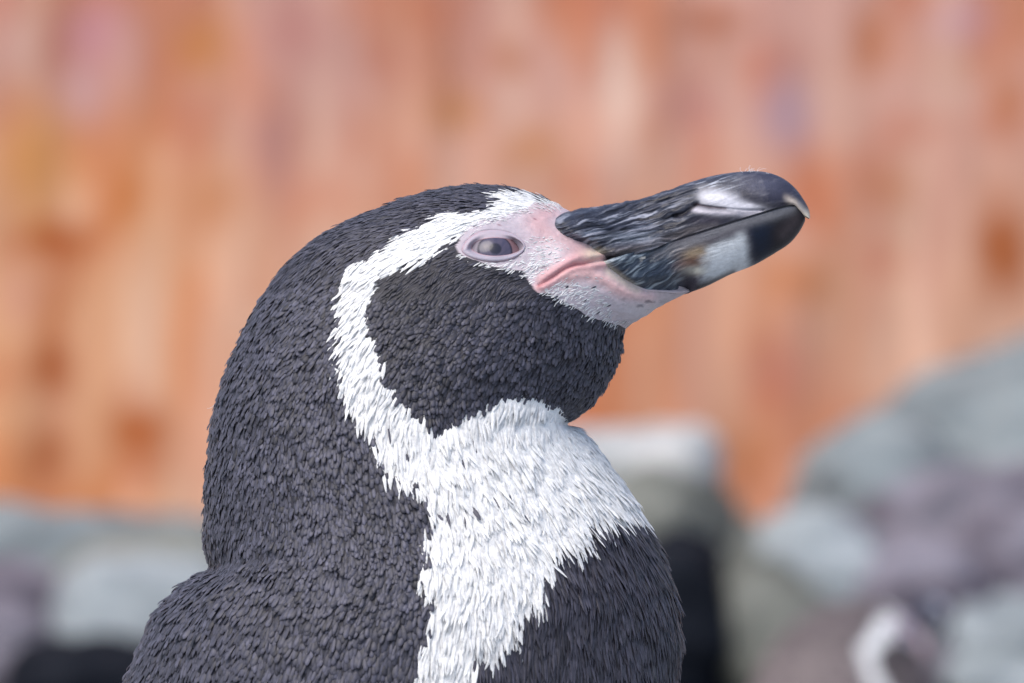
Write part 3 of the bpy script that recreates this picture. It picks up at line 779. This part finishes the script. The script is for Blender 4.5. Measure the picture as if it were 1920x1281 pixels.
# ---- feet and flippers (below the picture)
def tube_ell(name, pts, rx, ry, colr_, mat):
    V = []; pts = np.array(pts, float)
    for i_, p in enumerate(pts):
        t = pts[min(i_ + 1, len(pts) - 1)] - pts[max(i_ - 1, 0)]; t /= np.linalg.norm(t)
        a_ = np.cross(t, (0, 1, 0)); a_ /= np.linalg.norm(a_) + 1e-9; b_ = np.cross(t, a_)
        for k in range(20):
            an = 2 * math.pi * k / 20
            V.append(p + a_ * math.cos(an) * rx[i_] + b_ * math.sin(an) * ry[i_])
    V = np.array(V)
    return link(name, mesh_np(name, V - BASE, grid_faces(len(pts), 20, wrap=True), np.broadcast_to(colr_, (len(V), 3))), mat, pen)
for s_ in (-1, 1):
    px0 = np.array([620, 640, 660, 690, 720, 730]); py0 = np.array([1420, 1650, 2000, 2500, 3000, 3150])
    yv = np.array([500, 560, 610, 640, 655, 660]) * s_ * S
    tube_ell('flipper', [P(a, b, c) for a, b, c in zip(px0, py0, yv)], np.array([60, 150, 190, 170, 90, 8]) * S, np.array([30, 40, 36, 26, 16, 4]) * S, DARK, M_feather)
    for toe in (-1, 0, 1):
        tp = [P(620, 4100, s_ * 200 * S), P(650, 4230, s_ * (200 + 10 * toe) * S), P(800, 4270, s_ * (205 + 45 * toe) * S), P(950 - 30 * abs(toe), 4282, s_ * (210 + 85 * toe) * S)]
        tube_ell('toe', tp, np.array([50, 46, 30, 8]) * S, np.array([55, 46, 38, 10]) * S, lin(84, 74, 76), M_foot)

# ------------------------------------------------------------------ the second penguin, farther off among the rocks
M_feather_b = tint_mat('feather_worn', rough=0.6, spec=0.35, nscale=700, namt=0.22, gain=(2.8, 2.3, 1.65))
Y2 = 2.35
pen2 = bpy.data.objects.new('penguin', None); col.objects.link(pen2)
pen2['label'] = 'small blurred brownish penguin hunched low in front of the grey boulders'
pen2['category'] = 'penguin'; pen2['group'] = 'penguins in the enclosure'
PEN2_YAW = math.radians(51); PEN2_S = 1.0
for ch in [o for o in col.objects if o.parent == pen]:
    c = ch.copy(); col.objects.link(c); c.parent = pen2
    if ch.name.startswith('plumage'):
        c.material_slots[0].link = 'OBJECT'; c.material_slots[0].material = M_feather_b
pen2.rotation_euler = (0, 0, PEN2_YAW); pen2.scale = (PEN2_S,) * 3
ex, _, ez = P(1650, 1125, Y2)
pen2.location = (ex - 0.038, Y2, 0.062)

# ------------------------------------------------------------------ ground, wall and rocks
def rock_mat(name, c1, c2, c3, sc=9.0, spec=0.3):
    m, n, l, b = new_mat(name)
    tc = n.new('ShaderNodeTexCoord')
    mp = n.new('ShaderNodeMapping'); mp.inputs['Scale'].default_value = (1, 1, 2.2); l.new(tc.outputs['Object'], mp.inputs['Vector'])
    t = noise_node(n, l, sc, 8, mp.outputs[0], 0.6)
    r = n.new('ShaderNodeValToRGB'); l.new(t.outputs['Fac'], r.inputs[0])
    e = r.color_ramp.elements
    e[0].position = 0.36; e[0].color = (*c1, 1); e[1].position = 0.66; e[1].color = (*c3, 1)
    k = e.new(0.5); k.color = (*c2, 1)
    l.new(r.outputs[0], b.inputs['Base Color'])
    b.inputs['Roughness'].default_value = 0.8; b.inputs['Specular IOR Level'].default_value = spec
    t2 = noise_node(n, l, sc * 6, 8, tc.outputs['Object'])
    bp = n.new('ShaderNodeBump'); bp.inputs['Strength'].default_value = 0.5; bp.inputs['Distance'].default_value = 0.01
    l.new(t2.outputs['Fac'], bp.inputs['Height']); l.new(bp.outputs[0], b.inputs['Normal'])
    return m
R_blue = rock_mat('rock_blue_grey', lin(88, 95, 98), lin(118, 127, 131), lin(144, 152, 154))
R_pale = rock_mat('rock_pale', lin(112, 119, 123), lin(138, 146, 150), lin(164, 171, 176))
R_mauve = rock_mat('rock_mauve', lin(74, 70, 80), lin(106, 100, 110), lin(140, 138, 150))
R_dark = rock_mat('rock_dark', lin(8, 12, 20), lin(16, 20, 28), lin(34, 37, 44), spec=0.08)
R_olive = rock_mat('rock_olive', lin(74, 76, 70), lin(104, 106, 100), lin(132, 134, 128))
R_guano = rock_mat('rock_whitened', lin(140, 144, 148), lin(180, 182, 182), lin(206, 204, 202))

BANK = 0.50
def rock(px, ptop, y, rx, ry, mat, label, seed, box=2.6, rot=0.0, rough=0.018, rz=None, ledge=0.0):
    """a boulder whose top shows at pixel (px, ptop) at depth y; radii in metres; by default it sits in the bank"""
    nu, nv = 72, 104
    x0, _, zt = P(px, ptop, y)
    if rz is None: rz = (zt - BANK + 0.06) / 2
    a1 = np.linspace(0.02, math.pi - 0.02, nu)[:, None]; a2 = np.linspace(0, 2 * math.pi, nv, endpoint=False)[None]
    d = np.stack([np.sin(a1) * np.cos(a2), np.sin(a1) * np.sin(a2), np.cos(a1) + 0 * a2], -1)
    rs = 1.0 / (np.abs(d) ** box).sum(-1) ** (1 / box)
    V = d * rs[..., None] * np.array([rx, ry, rz])
    nrm = d / np.array([rx, ry, rz]); nrm /= np.linalg.norm(nrm, axis=-1, keepdims=True)
    x, y_, z = V[..., 0], V[..., 1], V[..., 2]
    h = rough * (1.3 * fbm(x * 9 + seed, y_ * 9, z * 9, seed, 2) + 0.7 * fbm(x * 28, y_ * 28 + seed, z * 40, seed + 5, 4))
    h += rough * 0.5 * (1 - 2 * np.abs(fbm(x * 14, y_ * 14, z * 22 + seed, seed + 9, 3)))
    if ledge:
        st = z / 0.035 + 0.8 * fbm(x * 8, y_ * 8, z * 8, seed + 3, 2); fr_ = st - np.floor(st)
        h += ledge * (hash3(np.floor(st).astype(np.int64), np.floor(st).astype(np.int64) * 0, np.floor(st).astype(np.int64) * 0 + 3, seed) - 0.5 - 1.2 * g(np.minimum(fr_, 1 - fr_), 0.12))
    V = V + nrm * h[..., None]
    c_, s_ = math.cos(rot), math.sin(rot)
    V = np.stack([V[..., 0] * c_ - V[..., 2] * s_, V[..., 1], V[..., 0] * s_ + V[..., 2] * c_], -1)
    ctr = np.array([x0, y, zt - V[..., 2].max()])
    org = np.array([ctr[0], ctr[1], ctr[2] + V[..., 2].min()])
    V = V + ctr - org
    tip = [V[0].mean(0), V[-1].mean(0)]
    V = np.concatenate([V, tip[0] + (V[:1] - tip[0]) * 0.05, tip[1] + (V[-1:] - tip[1]) * 0.05])[np.r_[nu, 0:nu, nu + 1]]
    o = link('boulder', mesh_np('boulder', V.reshape(-1, 3), grid_faces(nu + 2, nv, wrap=True), None), mat); o.location = org
    o['label'] = label; o['category'] = 'rock'; o['group'] = 'rockery boulders'
    return o

# right
rock(2050, 600, 3.95, 0.21, 0.22, R_blue, 'biggest blue grey boulder, rising against the orange wall', 11, rot=0.35, box=2.3)
rock(1655, 765, 3.75, 0.070, 0.14, R_blue, 'rounded grey shoulder rock leaning on the biggest boulder', 12, box=2.3)
rock(1850, 860, 3.60, 0.11, 0.12, R_mauve, 'mauve brown craggy rock below the biggest boulder', 13, ledge=0.012)
rock(1535, 945, 3.50, 0.062, 0.12, R_pale, 'pale smooth rock in the gap between the two rock piles', 14, box=2.8)
rock(1435, 1040, 3.35, 0.040, 0.09, R_olive, 'narrow olive grey rock beside the dark hollow', 15)
rock(1900, 1110, 3.40, 0.055, 0.10, R_pale, 'pale low rock beyond the small penguin', 16, ledge=0.008)
rock(1720, 1010, 3.45, 0.07, 0.10, R_mauve, 'dark mauve rock directly behind the small penguin head', 17)
# centre, behind the breast
rock(1180, 792, 3.55, 0.060, 0.10, R_guano, 'whitened flat capstone just behind the large penguin', 21, box=3.5, rough=0.010, rz=0.024)
rock(1225, 866, 3.46, 0.062, 0.11, R_olive, 'olive grey block carrying the whitened capstone', 22, box=3.0)
rock(1278, 985, 3.33, 0.036, 0.08, R_dark, 'near-black rock standing in for the shade of the hollow below the capstone', 23, box=3.0)  # the hollow's shade is put into this rock's near-black colour
rock(1385, 965, 3.50, 0.034, 0.10, R_olive, 'grey rock edge flanking the black hollow', 24)
# left
rock(150, 935, 3.75, 0.26, 0.16, R_blue, 'long blue grey slab along the foot of the orange wall', 31, box=3.6, rough=0.012, ledge=0.01)
rock(330, 985, 3.55, 0.11, 0.12, R_olive, 'thin olive ledge in front of the long slab', 32, box=3.2, rough=0.012)
rock(285, 1035, 3.40, 0.085, 0.12, R_pale, 'pale rounded slab beside the large penguin shoulder', 33, box=3.0, rough=0.012)
rock(20, 1045, 3.42, 0.080, 0.12, R_mauve, 'light mauve rock below the long slab', 34)
rock(190, 1190, 3.22, 0.055, 0.09, R_dark, 'dark rock under the pale rounded slab', 35, box=3.0)

# the ledge the large penguin stands on
rock(620, 4285, 0.0, 0.34, 0.28, R_olive, 'broad flat rock under the large penguin', 41, box=5, rough=0.008, rz=0.145)

# wall
nu, nv = 200, 380
WY = 4.6
_t = np.linspace(-1, 1, nv); gx = (1.6 * _t + 2.4 * _t ** 5)[None] + np.zeros((nu, 1)); gz = np.linspace(-0.05, 2.3, nu)[:, None] + np.zeros((1, nv))
kx = (D + WY) / D * S
wpx, wpy = CX + gx / kx, CY - (gz - ZC) / kx
dy = 0.02 * fbm(gx * 3, gz * 2, 0, 91, 4) + 0.006 * fbm(gx * 26, gz * 3, 0, 92, 3)
V = np.stack([gx, WY + dy, gz], -1)
base = mix(np.broadcast_to(lin(214, 160, 134), gx.shape + (3,)), np.broadcast_to(lin(208, 160, 152), gx.shape + (3,)), sstep(560, 60, wpy) * 0.75)
base = mix(base, lin(222, 164, 122), 0.8 * sstep(620, 150, wpx) * sstep(100, 350, wpy))
o1 = fbm(wpx / 190, wpy / 330, 0, 93, 4); o2 = fbm(wpx / 60, wpy / 700, 0, 94, 3); o3 = fbm(wpx / 120, wpy / 120, 0, 95, 4)
base = mix(base, lin(200, 112, 56), 0.6 * sstep(0.0, 0.5, o1 + 0.35 * sstep(500, 100, wpx) - 0.05 + 0.1 * sstep(1700, 1900, wpx)))
base = mix(base, lin(232, 196, 178), 0.4 * sstep(0.1, 0.55, o2))
base = mix(base, lin(176, 116, 110), 0.3 * sstep(0.1, 0.6, -o2))
base = mix(base, lin(190, 92, 50), 0.35 * sstep(0.15, 0.5, o3))
stains = [(105,450,78,34,(172,72,14),1),(100,600,30,60,(196,100,50),.7),(262,812,66,66,(172,76,16),1),(95,690,40,50,(168,74,26),.95),(270,885,55,20,(182,80,30),.7),(85,845,44,60,(158,80,52),.85),
 (240,380,34,60,(196,104,60),.7),(60,290,70,120,(204,124,64),.7),(375,90,50,60,(204,122,74),.7),(180,60,70,70,(196,140,156),.7),(160,170,50,60,(204,164,168),.7),(240,120,30,80,(210,166,158),.7),
 (90,90,20,90,(176,110,96),.6),(140,390,26,40,(228,178,148),.8),(510,270,50,90,(180,130,126),.75),(400,370,60,50,(190,110,80),.6),(560,60,60,60,(190,124,118),.6),
 (960,110,30,30,(176,94,70),.8),(850,210,60,40,(196,118,76),.7),(1000,280,60,40,(196,116,72),.7),(760,230,40,40,(218,160,136),.7),
 (1160,190,30,125,(238,204,188),1),(1100,250,70,60,(218,160,138),.7),(1335,40,80,30,(174,90,70),.8),(1630,80,30,70,(184,96,60),.85),(1480,210,60,70,(178,148,164),.85),(1300,200,60,50,(188,130,126),.6),
 (1560,180,40,120,(206,162,146),.7),(1800,40,60,40,(196,150,164),.6),(1880,470,50,95,(168,76,22),1),(1890,190,40,60,(186,100,64),.7),(1650,350,50,40,(192,106,72),.7),(1500,530,70,40,(190,104,64),.7),
 (1780,320,40,160,(206,146,130),.6),(1640,440,20,180,(188,120,104),.6),(1740,480,16,120,(184,116,104),.6),(1400,860,60,80,(186,98,60),.6),(1460,700,60,60,(196,128,112),.6),(380,830,40,120,(222,156,128),.7),(160,860,30,60,(226,166,130),.6),(30,560,40,60,(210,146,130),.6)]
for sx, sy, a_, b_, cR, k in stains:
    jx = wpx + 14 * fbm(wpx / 40, wpy / 40, 0, 97, 3); jy = wpy + 20 * fbm(wpx / 40, wpy / 40, 4.4, 98, 3)
    if cR[0] - cR[1] > 70: cR = (cR[0] * 0.98, cR[1] * 1.05, cR[2] * 0.84)
    base = mix(base, lin(*cR), k * np.exp(-(((jx - sx) / a_) ** 2 + ((jy - sy) / b_) ** 2) ** 1.2))
base = base * np.array([0.885, 0.915, 0.895])
M_wall = tint_mat('stained_wall', rough=0.8, spec=0.15, nscale=14, namt=0.10, bump=0.4, bscale=60, stretch=(4, 1, 0.7))
V2 = V.copy(); V2[..., 1] = WY + 0.25
vv = np.concatenate([V.reshape(-1, 3), V2.reshape(-1, 3)]); f = grid_faces(nu, nv)
e1 = np.r_[np.arange(nv), np.arange(1, nu) * nv + nv - 1, (nu - 1) * nv + np.arange(nv - 2, -1, -1), np.arange(nu - 2, 0, -1) * nv]
e2 = np.roll(e1, -1)
fa = np.concatenate([f, f[:, ::-1] + nu * nv, np.stack([e2, e1, e1 + nu * nv, e2 + nu * nv], -1)])
wall = link('wall', mesh_np('wall', vv, fa, np.concatenate([base.reshape(-1, 3)] * 2)), M_wall)
wall['label'] = 'orange and pink stained wall with vertical rusty streaks behind the rocks'; wall['category'] = 'wall'

# ground
gxs = np.linspace(-6, 6, 220)[None] + np.zeros((220, 1)); gys = np.linspace(-6, 6, 220)[:, None] + np.zeros((1, 220))
gz = 0.012 * fbm(gxs * 2, gys * 2, 0, 101, 4) + 0.05 * sstep(1.0, 1.8, gys) * sstep(3.0, 2.9, gys) + (BANK + 0.03 * fbm(gxs * 5, gys * 5, 0, 102, 3)) * sstep(2.95, 3.25, gys + 0.05 * fbm(gxs * 4, gys * 0, 0, 103, 2))
R_ground = rock_mat('ground_stone', lin(110, 112, 114), lin(136, 138, 140), lin(160, 162, 164), 3.0)
gr_o = link('ground', mesh_np('ground', np.stack([gxs, gys, gz], -1).reshape(-1, 3), grid_faces(220, 220), None), R_ground)
gr_o['kind'] = 'structure'
